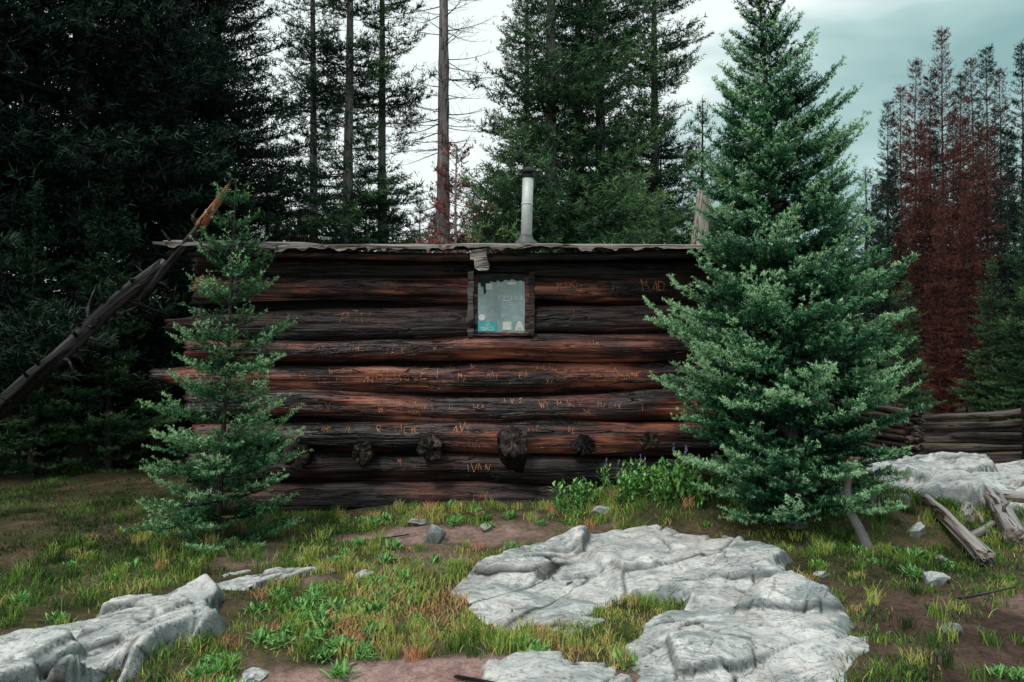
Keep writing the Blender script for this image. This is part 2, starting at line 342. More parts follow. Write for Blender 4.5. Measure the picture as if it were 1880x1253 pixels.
slab('rock_outcrop',[(3.35,7.3),(4.0,9.3),(5.0,9.9),(7.5,9.8),(7.5,7.4),(5.2,6.95),(4.4,6.9)],.12,27,'pale grey bedrock outcrop below a ruined log wall',res=.03,dens=2.5,lift=.05,tilt=.12)
def stone(px,py,sz,seed,label,flat=.7):
    import bmesh
    bm=bmesh.new();bmesh.ops.create_icosphere(bm,subdivisions=4,radius=1)
    rg=R_(seed);pl=nrm(rg.normal(size=(16,3)));dl=rg.uniform(.45,.8,16)
    co=np.array([v.co[:] for v in bm.verts])
    for n_,d_ in zip(pl,dl):
        t=co@n_;co=np.where((t>d_)[:,None],co-(t-d_)[:,None]*n_,co)
    co*=1+.04*fbm(co[:,0]*3+seed,co[:,1]*3,co[:,2]*3,4)[:,None]
    co=co*np.array([sz[0],sz[1],sz[2]])*1.25
    for v,c_ in zip(bm.verts,co): v.co=c_
    me=bpy.data.meshes.new('stone');bm.to_mesh(me);bm.free();me.materials.append(M['rock'])
    me.polygons.foreach_set('use_smooth',np.full(len(me.polygons),False))
    return top('stone',me,(px,py,float(gh(px,py))+sz[2]*.2),label,'stone',rot=(rg.uniform(-.2,.2),rg.uniform(-.2,.2),rg.uniform(0,6)),group='loose stones in the clearing')
for i,s in enumerate([(-.60,6.05,.09,.07,.11,'pale upright stone near the cabin wall'),(-1.2,3.75,.09,.06,.03,'grey stone half sunk in grass'),(-.95,5.15,.07,.05,.04,'small grey stone in grass'),
   (2.28,4.15,.05,.045,.06,'small brown stone on bare soil'),(2.7,5.1,.10,.08,.05,'grey stone at the grass edge'),(.50,3.62,.07,.06,.05,'dark rounded stone beside the slab'),
   (-1.12,3.45,.14,.09,.03,'flat grey stone in grass'),(.75,6.75,.10,.07,.06,'dark stone by the cabin wall'),(-.75,6.5,.16,.08,.04,'long flat stone under the cabin wall'),(3.2,6.3,.1,.08,.06,'grey stone near fallen logs'),
   (3.9,6.1,.09,.07,.06,'grey stone near fallen logs'),(-.2,6.35,.07,.05,.04,'small grey stone in grass'),(2.6,3.7,.04,.04,.03,'small stone on bare soil'),(3.0,5.6,.06,.05,.04,'small stone in grass'),(-1.45,3.15,.2,.1,.04,'flat grey stone in grass'),(2.0,5.2,.05,.04,.03,'small stone in grass')]):
    stone(s[0],s[1],s[2:5],40+i,s[5])
# ---------------------------------------------------------------- log cabin
YC=7.45
cabin=thing('log_cabin',(0,YC,0),'old dark log cabin with carved names and small window','cabin')
logs=[]
rows=[(2.27,.12,-2.95,2.8,'logdark'),(2.035,.135,None,None,'log'),(1.755,.138,None,None,'logdark'),(1.49,.12,-3.0,2.85,'log'),(1.245,.138,-3.35,2.8,'log'),(.965,.135,-3.0,2.85,'log'),(.675,.143,-2.95,2.9,'log'),(.375,.14,-3.0,3.0,'logdark'),(.07,.155,-3.0,3.1,'logdark')]
def frontlog(x0,x1,z,r,seed,mat,endtaper=0):
    me,f=log_mesh('log',x1-x0,r*.90,r*1.08,seed,[M[mat],M['logend']],bend=.055,endtaper=endtaper,sides=44,seg=.035,rough=1.5)
    o=part('log',me,cabin,(x0,YC,z));logs.append((x0,x1,z,r,f,o));return o
for i,(z,r,a,b_,mt) in enumerate(rows):
    if a is None:
        frontlog(-3.2 if i==2 else -2.95,-.36,z,r,i*1.7+.3,mt,.5 if i==2 else 0);frontlog(.18,2.8,z,r,i*1.7+5.3,mt)
    else: frontlog(a,b_,z,r,i*1.7+.3,mt,.55 if i==4 else 0)
for sx in (-2.85,2.7):
    for k in range(9):
        z=.2+k*.27
        me,_=log_mesh('log',3.2,.14,.14,k*3.1+sx+10,[M['logdark'],M['logend']],sides=14,seg=.15);part('log',me,cabin,(sx,7.58,z),(0,0,math.pi/2))
for k in range(9):
    me,_=log_mesh('log',5.8,.14,.14,k*2.1+60,[M['logdark'],M['logend']],sides=12,seg=.3);part('log',me,cabin,(-3.05,10.7,.1+k*.28))
v,f=box(-2.85,-.4,YC+.0,YC+.05,0,2.3);v2,f2=box(.2,2.7,YC,YC+.05,0,2.3);v3,f3=box(-.4,.2,YC,YC+.05,0,1.5)
V_,F_,_=join([(v,f),(v2,f2),(v3,f3)]);part('chinking',pymesh('chinking',np.array(V_)-[0,YC,0],F_,M['tar'],False),cabin)
def joist(px,z,r,L,seed,rot=(0,0,-math.pi/2),mat='logend'):
    me,_=log_mesh('joist_end',L,r,r*1.08,seed,[M['logdark'],M[mat]],bend=.005,sides=26,seg=.03,rough=2.4,ragged=.02);part('joist_end',me,cabin,(px,7.38,z),rot)
joist(-1.36,.56,.095,.22,71);joist(-.735,.60,.115,.25,72);joist(.64,.625,.09,.22,73);joist(1.25,.64,.085,.10,74);joist(-1.96,.51,.11,.18,75)
me,_=log_mesh('joist_end',.30,.12,.15,76,[M['deadbark'],M['logend']],bend=.01,sides=26,seg=.03,rough=2.6,ragged=.03)
part('joist_end',me,cabin,(0.02,7.36,.46),(0,math.radians(-38),math.radians(-90)),label='stout bark covered joist stub angled upward')
GL={'A':[[(0,0),(.5,1),(1,0)],[(.2,.4),(.8,.4)]],'B':[[(0,0),(0,1),(.8,.85),(.7,.55),(0,.5),(.9,.35),(.8,.05),(0,0)]],'C':[[(1,.9),(.4,1),(0,.5),(.4,0),(1,.1)]],'D':[[(0,0),(0,1),(.7,.9),(1,.5),(.7,.1),(0,0)]],
'E':[[(1,1),(0,1),(0,0),(1,0)],[(0,.5),(.8,.5)]],'F':[[(1,1),(0,1),(0,0)],[(0,.5),(.8,.5)]],'G':[[(1,.9),(.4,1),(0,.5),(.4,0),(1,.1),(1,.45),(.6,.45)]],'H':[[(0,0),(0,1)],[(1,0),(1,1)],[(0,.5),(1,.5)]],
'I':[[(.5,0),(.5,1)]],'J':[[(1,1),(1,.2),(.5,0),(0,.25)]],'K':[[(0,0),(0,1)],[(1,1),(0,.45),(1,0)]],'L':[[(0,1),(0,0),(1,0)]],'M':[[(0,0),(0.1,1),(.5,.4),(.9,1),(1,0)]],'N':[[(0,0),(0,1),(1,0),(1,1)]],
'O':[[(.5,1),(0,.6),(.1,.1),(.6,0),(1,.4),(.9,.85),(.5,1)]],'P':[[(0,0),(0,1),(.9,.9),(.9,.55),(0,.45)]],'R':[[(0,0),(0,1),(.9,.9),(.85,.6),(0,.5),(1,0)]],'S':[[(1,.9),(.4,1),(.05,.75),(.9,.35),(.7,.02),(0,.1)]],
'T':[[(0,1),(1,1)],[(.5,1),(.5,0)]],'U':[[(0,1),(0,.2),(.5,0),(1,.2),(1,1)]],'V':[[(0,1),(.5,0),(1,1)]],'W':[[(0,1),(.25,0),(.5,.7),(.75,0),(1,1)]],'X':[[(0,0),(1,1)],[(0,1),(1,0)]],'Y':[[(0,1),(.5,.5),(1,1)],[(.5,.5),(.5,0)]],'Z':[[(0,1),(1,1),(0,0),(1,0)]],
'+':[[(.5,.1),(.5,.9)],[(.1,.5),(.9,.5)]],'1':[[(.5,0),(.5,1)]],'l':[[(.5,0),(.5,1)]],'i':[[(.5,0),(.5,.6)]],'s':[[(.9,.55),(.4,.6),(.2,.4),(.8,.2),(.6,0),(.1,.05)]],'w':[[(0,.6),(.25,0),(.5,.5),(.75,0),(1,.6)]],'a':[[(.9,.6),(.3,.6),(.1,.2),(.5,0),(.9,.5),(.9,0)]],'r':[[(.2,0),(.2,.6)],[(.2,.45),(.8,.6)]],'y':[[(.1,.6),(.5,.1)],[(.9,.6),(.2,-.3)]],'d':[[(.9,0),(.9,1)],[(.9,.5),(.3,.6),(.1,.2),(.5,0),(.9,.2)]],'e':[[(.1,.3),(.9,.35),(.6,.6),(.2,.5),(.2,.1),(.9,.05)]],'n':[[(.1,0),(.1,.6)],[(.1,.45),(.6,.6),(.9,.4),(.9,0)]]}
def ribbon(pts,w,surf,rg):
    V=[];F=[];pts=np.array(pts)
    for (a,c) in zip(pts[:-1],pts[1:]):
        n=max(2,int(np.hypot(*(c-a))/.012)+1);t=np.linspace(0,1,n)[:,None];l=a+(c-a)*t
        d=nrm((c-a)[None])[0];nn=np.array([-d[1],d[0]]);wv=w*(.4+.9*rg.random(n))[:,None]
        wv[0]*=.5;wv[-1]*=.35
        A=l+nn*wv/2;B=l-nn*wv/2;s=len(V)
        for k in range(n): V.append(surf(*A[k]));V.append(surf(*B[k]))
        for k in range(n-1): F.append((s+2*k,s+2*k+1,s+2*k+3,s+2*k+2))
    return V,F
def carve(text,cx,cz,hgt,seed,w=.006,cw=.58):
    lg=[l for l in logs if l[0]<cx<l[1] and abs(l[2]-cz)<.2];lg=min(lg,key=lambda l:abs(l[2]-cz));x0,x1,z,r,f,o=lg
    rg=R_(seed);cz=z+np.clip(cz-z,-.06,.08)
    def surf(x,zz):
        xl=np.array(x-x0);czl=float(f(xl,np.array(0.))[2]);s=float(np.clip((zz-z-czl)/r,-.93,.93))
        ang=math.atan2(s,-math.sqrt(1-s*s));p=f(xl,np.array(ang));return (p[0],p[1]-.006,p[2])
    parts=[];W=hgt*cw;tw=len(text)*W*1.3;x=cx-tw/2
    for ch in text:
        if ch in GL:
            dz=rg.normal()*hgt*.12;sl=rg.normal()*.15;sc=rg.uniform(.8,1.15)
            for st in GL[ch]:
                pts=[(x+px*W*sc+sl*pz*hgt+rg.normal()*hgt*.06,cz-hgt/2+dz+pz*hgt*sc+rg.normal()*hgt*.06) for px,pz in st]
                parts.append(ribbon(pts,w,surf,rg))
        x+=W*1.3
    V,F,_=join(parts);me=pymesh('carving',V,F,M['carve'],False)
    part('carving',me,o,(x0,YC,z))
Z_=lambda py:(640-py)/200+1.5
X_=lambda px:(px-940)/200
for i,(t,px,py,h,w) in enumerate([('MIKE',1047,523,.085,.006),('MAD',1205,523,.10,.006),('PATTI',655,586,.08,.0015),('JACK',728,646,.065,.003),('W',800,640,.06,.003),('JORDAN',765,668,.045,.003),('JOEY',825,670,.04,.003),
  ('Brayden',642,680,.075,.0032),('PRESTON',650,701,.065,.0032),('AllISwEll',750,690,.09,.0035),('ME',850,694,.065,.003),('SAM ASHLEN',1080,684,.08,.0045),('RA',962,690,.065,.003),('MARY',780,748,.07,.0032),('A+L',730,738,.05,.003),('IVY',942,733,.09,.004),
  ('WY MARY',1030,742,.075,.0035),('MI',1105,743,.055,.003),('AVY',850,786,.075,.0045),('IZ',640,787,.055,.0035),('LIL ME',750,787,.05,.0035),('IVY',872,834,.06,.0035),('IVAN',878,856,.075,.0035),('TAN',760,762,.045,.003),('IVY',882,912,.07,.0025),
  ('VV',600,747,.07,.003),('ME',735,840,.045,.0035),('HANK',1160,690,.06,.003),('SUN',1050,575,.05,.002),('TEN',700,711,.045,.003),('LA',1150,790,.05,.003),('KIM',1090,633,.045,.003),('ELI',560,690,.05,.003),('MAY',905,690,.05,.003),('XI',1010,702,.045,.003),('TY',690,670,.04,.003),('LEX',880,745,.045,.003),('VIC',980,790,.045,.003),('RAY',1010,645,.045,.003),('Z',915,640,.045,.003),('TIM',650,640,.045,.003),('SI',1130,700,.06,.0035),('AL',820,702,.04,.0025),('JEN',990,676,.04,.0025),('NV',1080,755,.05,.003),('W',700,750,.07,.003),('LO',590,700,.05,.0025),('RIA',930,703,.04,.0025),('XX',1060,705,.04,.0025),('TL',830,750,.05,.0025),('TY',1130,530,.05,.004),('LS',1090,530,.05,.003),('JO',590,640,.04,.003),('BE',1050,790,.045,.003),('ANN',600,787,.04,.003),('R',700,790,.06,.004),('DAX',1130,745,.05,.003),('NY',870,668,.04,.0025),('VE',670,762,.045,.0025),('LIZ',1010,668,.045,.0025),('T',1180,748,.06,.003)]):
    carve(t,X_(px),Z_(py),h,100+i,w*1.15+.0008)
rg=R_(5)
def rz(x): return 2.372+.025*vn(x*.8+4)+.014*vn(x*3.1)+.03*(1-sst(-3.2,-2.3,x))
sl=math.tan(math.radians(7.5));ps=[];x=-3.0
while x<2.75:
    w=rg.uniform(.11,.2);yf=7.06+rg.uniform(-.03,.03);zf=float(rz(x))-.012+rg.uniform(-.006,.006)
    v,f=box(x,x+w-.006,yf,11.2,0,.022,int(x*100)+900,.002,10);v=np.array(v);v[:,2]+=zf+(v[:,1]-7.06)*sl;ps.append((v,f,0));x+=w
V_,F_,MI=join(ps);roof=part('roof',pymesh('roof',np.array(V_)-[0,YC,0],F_,[M['logdark']],False,MI),cabin)
xs=np.arange(-3.02,2.8,.02);V=[];F=[]
for i,x in enumerate(xs):
    z=float(rz(x));rag=.014+.022*abs(float(vn(x*9)))+.035*max(0,float(vn(x*23+3)))
    yf=7.0+.02*float(vn(x*5))
    V+=[(x,yf,z-rag+.022),(x,yf-.006,z+.022),(x,yf+.03,z+.032),(x,9.1,z+.034+2.05*sl),(x,11.2,z+.036+4.15*sl)]
    if i:
        s=5*(i-1)
        for k in range(4): F.append((s+k,s+k+1,s+6+k,s+5+k))
part('roofing_sheet',pymesh('roofing_sheet',np.array(V)-[0,YC,0],F,M['pale'],False),roof,(0,YC,0))
me,_=log_mesh('eave_pole',5.8,.035,.04,8.8,[M['logdark'],M['logend']],bend=.02,sides=12);part('eave_pole',me,roof,(-3.05,7.14,2.335))
for k,(xx,L,rt) in enumerate([(-3.16,1.1,2.),(-3.1,.8,-1.),(-2.95,1.6,1.2)]):
    v,f=box(0,L,-.05,.05,-.012,.012,k,.006,8);part('roof_board',pymesh('roof_board',v,f,M['loggrey'],False),roof,(xx,7.06+.05*k,2.425+.014*k),(0,math.radians(rt),math.radians(3*k-3)))
v,f=box(-.06,.06,-.012,.012,-.1,.1,3,.012,5);part('wood_shingle',pymesh('wood_shingle',v,f,M['pale'],False),cabin,(-.275,7.03,2.285),(.1,math.radians(-8),0),label='torn pale wood scrap hanging from the eave')
px,py=.14,7.95;zb=2.37+.05+(py-7.06)*sl
ch=[]
ch.append((*tube([(0,0,-.04),(0,0,.02),(0,0,.05),(.003,0,.09)],[.12,.11,.075,.06],24),2))
ch.append((*tube([(.003,0,.06),(.012,0,.40),(.022,0,.68)],[.055,.055,.055],24),0))
ch.append((*tube([(.012,0,.395),(.012,0,.41)],[.059,.059],24),0))
ch.append((*tube([(.022,0,.66),(.023,0,.70),(.024,0,.715)],[.059,.059,.03],24),1))
ch.append((*tube([(.024,0,.715),(.024,0,.73),(.024,0,.755),(.024,0,.78)],[.085,.085,.06,.012],24),1))
V_,F_,MI=join(ch);part('chimney',pymesh('chimney',V_,F_,[M['pipe'],M['pipedark'],M['pipegrey']],True,MI),roof,(px,py,zb),label='pale metal stovepipe with dark cap')
me,_=log_mesh('roof_post',.60,.08,.06,4.4,[M['pale'],M['pale']],bend=.01,sides=16,ragged=.06,rough=2.5);part('roof_post',me,roof,(1.84,7.9,2.42),(0,math.radians(-85),0),label='weathered pale post end above the roof')
win=part('window',None,cabin,(-.09,7.27,1.9))
def wp(name,x0,x1,y0,y1,z0,z1,mat,seed=0,j=.003,par=win,label=None):
    c=np.array([(x0+x1)/2,(y0+y1)/2,(z0+z1)/2]);v,f=box(x0,x1,y0,y1,z0,z1,seed,j,8)
    me=pymesh(name,np.array(v)-c,f,M[mat],False);return part(name,me,par,c,label=label)
fr=[]
fr.append((*box(-.405,-.352,7.25,7.42,1.60,2.20,1,.005,8),3));fr.append((*box(.157,.210,7.255,7.42,1.61,2.19,2,.005,8),0))
fr.append((*box(-.350,.155,7.262,7.42,2.152,2.178,3,.003,8),2));fr.append((*box(-.350,.155,7.250,7.42,1.614,1.634,4,.003,8),1))
fr.append((*box(-.350,-.312,7.262,7.30,1.636,2.15,5,.002,8),2));fr.append((*box(.118,.155,7.262,7.30,1.636,2.15,6,.002,8),1))
fr.append((*box(-.310,.116,7.262,7.30,1.636,1.646,7,.002,8),3))
V_,F_,MI=join(fr);part('frame',pymesh('frame',np.array(V_)-[-.09,7.27,1.9],F_,[M['ruin'],M['log'],M['logdark'],M['loggrey']],False,MI),win)
wp('pane',-.312,.12,7.268,7.275,1.648,2.152,'pane',1,.0003)
def flat(name,polys,mat,y,label=None):
    V=[];F=[];c=np.mean([p for q in polys for p in q],0)
    for q in polys:
        s=len(V);V+=[(x-c[0],0,z-c[1]) for x,z in q];F.append(tuple(range(s,s+len(q))))
    return part(name,pymesh(name,V,F,M[mat],False),win,(c[0],y,c[1]),label=label)
sqr=lambda x0,x1,z0,z1:[(x0,z0),(x1,z0),(x1,z1),(x0,z1)]
ell=lambda cx,cz,a,b:[(cx+a*math.cos(t),cz+b*math.sin(t)) for t in np.linspace(0,2*math.pi,20,endpoint=False)]
flat('torn_tape',[[(-.312,2.15),(-.312,2.09),(-.29,2.10),(-.28,2.05),(-.265,2.07),(-.255,1.99),(-.24,2.0),(-.235,2.06),(-.21,2.07),(-.2,2.11),(-.15,2.10),(-.13,2.12),(-.1,2.10),(-.06,2.125),(-.03,2.115),(0,2.13),(.05,2.11),(.08,2.12),(.118,2.1),(.118,2.15)]],'ink',7.2655)
flat('sticker',[sqr(-.24,-.18,2.035,2.09)],'paper',7.2635);flat('sticker',[ell(-.0,2.09,.045,.014)],'paper',7.2635);flat('sticker',[ell(-.275,1.78,.03,.03)],'paper',7.2635)
flat('sticker',[sqr(-.31,-.14,1.652,1.745)],'cyan',7.2635,'bright cyan rectangular sticker');flat('sticker',[sqr(-.085,-.005,1.665,1.74)],'paper',7.2635)
flat('sticker',[[(.03,1.66),(.105,1.66),(.1,1.70),(.085,1.735),(.068,1.75),(.05,1.735),(.035,1.70)]],'paper',7.2635)
rg=R_(11)
def scr(lines,w,mat,y,name='drawn_marks'):
    ps=[ribbon(l,w,lambda x,z:(x,0,z),rg) for l in lines];V,F,_=join(ps);c=np.array([-.09,0,1.9]);V=np.array(V)-c
    part(name,pymesh(name,V,F,M[mat],False),win,(-.09,y,1.9))
cu=lambda f,n=30:[f(t) for t in np.linspace(0,1,n)]
scr([cu(lambda t:(-.13+.2*t+.02*math.sin(t*34),1.955+.022*math.sin(t*38+1)))+[(.1,1.945),(-.1,1.93)]],.007,'paper',7.2625,'scribbled_writing')
scr([ell(-.225,1.725,.013,.013)+[(-.212,1.725)],[(-.29,1.67),(-.26,1.70),(-.225,1.675),(-.19,1.70),(-.16,1.67)],[(-.28,1.665),(-.17,1.665)],[(-.25,1.71),(-.2,1.71)],[(-.225,1.71),(-.225,1.675)],[(-.30,1.69),(-.27,1.69),(-.24,1.67)]],.007,'paper',7.261,'sticker_drawing')
scr([ell(.068,1.70,.018,.016)+[(.086,1.70)],[(.045,1.675),(.09,1.675)]],.004,'ink',7.261,'sticker_drawing')
scr([[(-.09,1.90),(-.085,1.905)],[(-.09,1.86),(-.085,1.88)],[(-.1,1.80),(-.09,1.81),(-.085,1.78)]],.008,'paper',7.2625)
win.location.y+=.02
# ---------------------------------------------------------------- loose logs & leaning poles
def lay(name,p,q,r0,r1,seed,mats,label,stubs=0,cat='log',rough=1.,bend=.03,sides=20,group=None,endtaper=0,ragged=.02):
    p=Vector(p);q=Vector(q);d=q-p
    me,f=log_mesh(name,d.length,r0,r1,seed,[M[m_] for m_ in mats],bend=bend,sides=sides,rough=rough,endtaper=endtaper,ragged=ragged)
    if stubs:
        rg=R_(seed*10);ps=[]
        for k in range(stubs):
            x=rg.uniform(.1,.97)*d.length;a=rg.uniform(0,6.28);dr=np.array([.5,math.cos(a),math.sin(a)]);L=rg.uniform(.08,.28)
            c=f(np.array(x),np.array(a));c=c*np.array([1,.7,.7]);b2=rg.normal(size=3)*.03
            ps.append(tube([c,c+dr*L*.5,c+dr*L*.8+b2,c+dr*L+b2*2],[.02,.014,.009,.004],6,.15,k))
        V,F,_=join(ps);me2=pymesh('stubs',V,F,M[mats[0]],True)
        import bmesh
        bm=bmesh.new();bm.from_mesh(me);bm.from_mesh(me2);bm.to_mesh(me);bm.free();bpy.data.meshes.remove(me2)
    return top(name,me,p,label,cat,rot=d.to_track_quat('X','Z').to_euler(),group=group)
lay('leaning_log',(-5.75,7.15,-.1),(-3.12,7.15,2.26),.08,.052,3.3,('deadbark','loggrey'),'dead grey log leaning against the cabin corner',40,group='dead poles leaning on the cabin',rough=3.6,bend=.12)
pole=lay('leaning_log',(-3.35,7.18,1.98),(-2.72,7.02,2.62),.04,.036,5.1,('deadbark','orange'),'dead broken pole with split orange top',6,group='dead poles leaning on the cabin',rough=3.,bend=.04)
tip=lay('broken_tip',(-2.76,7.03,2.57),(-2.48,6.97,2.90),.046,.018,6.1,('orange','orange'),'freshly split orange end of dead pole',0,rough=3.5,sides=14,ragged=.05)
del tip['category'];bpy.context.view_layer.update();tip.parent=pole;tip.matrix_parent_inverse=pole.matrix_world.inverted()
G='fallen weathered logs'
lay('fallen_plank',(3.55,6.9,.16),(3.24,5.5,.04),.06,.055,7.7,('pale','pale'),'weathered split log lying in grass',0,rough=3.,group=G,ragged=.05)
lay('fallen_log',(4.30,7.2,.17),(3.78,5.95,.07),.085,.09,8.4,('pale','pale'),'thick grey log with sawn pale end',3,group=G,rough=1.8)
lay('fallen_log',(4.0,7.0,.10),(3.72,6.55,.08),.07,.075,9.4,('pale','pale'),'short grey log chunk beside fallen logs',0,group=G,rough=2)
lay('fallen_log',(4.6,6.5,.08),(5.4,7.2,.1),.05,.06,10.4,('loggrey','pale'),'grey log lying on bedrock',0,group=G,rough=2)
lay('fallen_log',(3.5,6.15,.05),(3.9,6.5,.07),.035,.04,11.4,('pale','pale'),'short pale branch wedged between fallen logs',2,group=G,rough=2)
lay('fallen_log',(3.9,7.3,.18),(4.9,7.0,.18),.045,.05,12.4,('pale','pale'),'grey broken log lying across the bedrock',3,group=G,rough=2)
lay('fallen_plank',(2.75,6.9,.22),(3.4,6.95,.16),.07,.075,13.4,('loggrey','logend'),'squared grey timber at the cabin corner',0,group=G,rough=1.5)
for k,(a,b_) in enumerate([((-.4,4.35,.02),(.0,4.2,.03)),((3.0,3.5,.03),(3.5,3.8,.06)),((2.6,4.6,.02),(3.0,4.75,.05)),((-1.2,6.0,.02),(-.8,6.15,.04)),((-.25,3.62,.015),(.0,3.5,.02)),((2.2,3.4,.02),(2.5,3.3,.04)),((2.8,4.1,.02),(3.0,3.9,.05))]):
    a=(a[0],a[1],float(gh(a[0],a[1]))+a[2]);b_=(b_[0],b_[1],float(gh(b_[0],b_[1]))+b_[2])
    lay('fallen_stick',a,b_,.010,.005,20+k,('deadbark','logend'),'thin dead stick lying on the ground',0,'stick',bend=.03,sides=8,group='dead sticks on the ground')
ruin=thing('ruined_log_wall',(4.95,10.0,0.0),'low collapsed log wall of a ruined cabin','ruin',rot=None)
for k in range(8):
    z=.02+k*.088;me,_=log_mesh('log',3.1-.1*(k%2),.048,.043,k*5.1+2,[M['ruin'],M['logend']],bend=.05,sides=14,rough=2.)
    part('log',me,ruin,(4.98+.07*(k%3),10.1,z),(0,math.radians(-.8*(k>4)),math.radians(9)))
    me,_=log_mesh('log',2.2,.045,.045,k*5.1+9,[M['ruin'],M['logend']],bend=.02,sides=12);part('log',me,ruin,(5.1,9.95,z+.044),(0,0,math.radians(96)))
v,f=box(0,.09,0,.06,0,.82,4,.006);part('post',pymesh('post',v,f,M['logdark'],False),ruin,(6.5,10.1,.0))
# ---------------------------------------------------------------- conifers
def needles(P0,P1,tint,dens,nlen,nw,rg,fwd=.45,upb=.25):
    d=P1-P0;l=np.linalg.norm(d,axis=1);cnt=np.maximum(1,rg.poisson(l*dens));ix=np.repeat(np.arange(len(l)),cnt);n=len(ix)
    uu=rg.random(n);u=uu[:,None];b=P0[ix]+d[ix]*u;ax=nrm(d)[ix];r=rg.normal(size=(n,3));r[:,2]+=upb;r=nrm(r-(r*ax).sum(1,keepdims=True)*ax)
    dr=nrm(ax*fwd+r*(1-fwd*.5));ln=(nlen*rg.uniform(.7,1.2,n))[:,None]
    w=nrm(np.cross(dr,rg.normal(size=(n,3))))*nw
    T=np.stack([b-w,b+w,b+dr*ln],1);t=tint[ix]+rg.normal(size=n)*.06+.16*(uu-.5)*(tint[ix]>.3);return T,t
def prisms(P0,P1,r0,r1):
    d=nrm(P1-P0);a=np.where(np.abs(d[:,2:3])<.9,np.array([[0,0,1.]]),np.array([[1.,0,0]]));u=nrm(np.cross(d,a));w=np.cross(d,u);T=[]
    A=[];B=[]
    for k in range(3):
        an=2*np.pi*k/3;o=u*np.cos(an)+w*np.sin(an);A.append(P0+o*r0[:,None]);B.append(P1+o*r1[:,None])
    for k in range(3):
        j=(k+1)%3;T.append(np.stack([A[k],A[j],B[j]],1));T.append(np.stack([A[k],B[j],B[k]],1))
    return np.concatenate(T)
def conifer(seed,H,R,clear,nb,tr,nlen,nw,dens,sp,tws=.42,subl=.1,subsp=.08,pw=.8,low=.7,lean=(0,0),droop=-.15,upt=.35,fm='dark',bm_='bark',bare=0,topL=.06,drop=.0,needle_frac=1.,twigwood=True,whorl=0,flatn=.18,fwd=.45,ns=.9,na=.16,wj=.12,irr=.16):
    rg=R_(seed)
    def trunk(z): t=z/H;return np.stack([lean[0]*t+.0*t,lean[1]*t,z],-1)+np.stack([.02*H/4*vn(t*4+seed)*t,.02*H/4*vn(t*4+seed+50)*t,0*t],-1)
    B0=[];B1=[];Br0=[];Br1=[];TB=[];TE=[];TT=[];S0=[];S1=[];St=[]
    t=np.sort(rg.random(nb)**1.0);az=rg.random(nb)*6.283
    if whorl:
        t=np.clip(np.round(t*whorl)/whorl+rg.normal(size=nb)*wj/whorl,0,.99);az=np.arange(nb)*2.399+rg.normal(size=nb)*.35
    for i in range(nb):
        ti=t[i];
        if rg.random()<drop*(1-ti): continue
        z0=clear+(H*.985-clear)*ti;pr=min(1.,low+ti*2.2)*(1-ti)**pw
        wl=1+irr*vn(ti*23+seed) if whorl else 1
        side=1+irr*1.3*vn(ti*9+seed*3,math.cos(az[i])*1.2+5,math.sin(az[i])*1.2)
        L=(R*pr*wl*side+topL)*rg.uniform(.74,1.06)*(1+.10*math.sin(az[i]*2+seed));n=max(3,int(L/sp)+1);s=np.linspace(0,1,n)
        d=np.array([math.cos(az[i]),math.sin(az[i]),0]);sd=np.array([-d[1],d[0],0])
        a=droop*(1-ti)+.75*ti*ti+rg.normal()*.08;c=upt*(.3+.8*rg.random())
        wob=.06*L*np.sin(s*4+rg.random()*6)*s
        b=trunk(np.array(z0));P=b+d*(L*s)[:,None]+sd*wob[:,None];P[:,2]+=L*(a*s+c*s**2.2)
        r=max(.004,.012*L)*(1-s*.85)
        B0.append(P[:-1]);B1.append(P[1:]);Br0.append(r[:-1]);Br1.append(r[1:])
        tg=nrm(np.gradient(P,axis=0));ms=s[:-1]>.25+bare;bt=rg.normal()*.09
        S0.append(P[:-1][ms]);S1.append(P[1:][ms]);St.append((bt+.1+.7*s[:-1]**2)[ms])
        k=np.where(s>.12+bare)[0]
        for sg in (-1,1):
            m=len(k);ph=np.radians(rg.uniform(35,65,m));l=(tws*L*np.minimum(1,(1.05-s[k])*1.25)*np.minimum(1,.45+s[k]*1.6)+.25*sp+.02)*rg.uniform(.6,1.15,m)
            dr=tg[k]*np.cos(ph)[:,None]+sg*sd*np.sin(ph)[:,None];dr[:,2]+=rg.normal(size=m)*flatn*.7+.05;dr=nrm(dr)
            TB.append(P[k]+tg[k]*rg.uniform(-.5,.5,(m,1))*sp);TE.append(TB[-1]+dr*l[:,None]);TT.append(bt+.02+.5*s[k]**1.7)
    B0,B1,Br0,Br1=map(np.concatenate,(B0,B1,Br0,Br1));TB,TE,TT=map(np.concatenate,(TB,TE,TT))
    TE2=TE.copy();TM=(TB+TE)/2;TL=np.linalg.norm(TE-TB,axis=1);TE2[:,2]+=TL*.16
    cnt=np.maximum(0,(TL/subsp).astype(int));ix=np.repeat(np.arange(len(TL)),cnt*2);n=len(ix)
    u=rg.uniform(.15,1,n);bp=np.where((u<.5)[:,None],TB[ix]+(TM-TB)[ix]*(u*2)[:,None],TM[ix]+(TE2-TM)[ix]*(u*2-1)[:,None])
    ax=nrm(TE-TB)[ix];sdv=nrm(np.cross(ax,[0,0,1.]));sg=np.sign(rg.random(n)-.5)[:,None]
    dr=nrm(ax*.75+sdv*sg*rg.uniform(.3,.9,(n,1))+np.array([0,0,1.])*rg.normal(size=(n,1))*flatn+[0,0,.12]);sl_=np.minimum(subl,TL[ix]*.6)*(1.15-u)*rg.uniform(.6,1.3,n)+.2*subl
    SE=bp+dr*sl_[:,None]
    P0=np.concatenate([TB,TM,bp]+S0);P1=np.concatenate([TM,TE2,SE]+S1);tt=np.concatenate([TT,TT+.18,TT[ix]+.08+.34*u]+St)
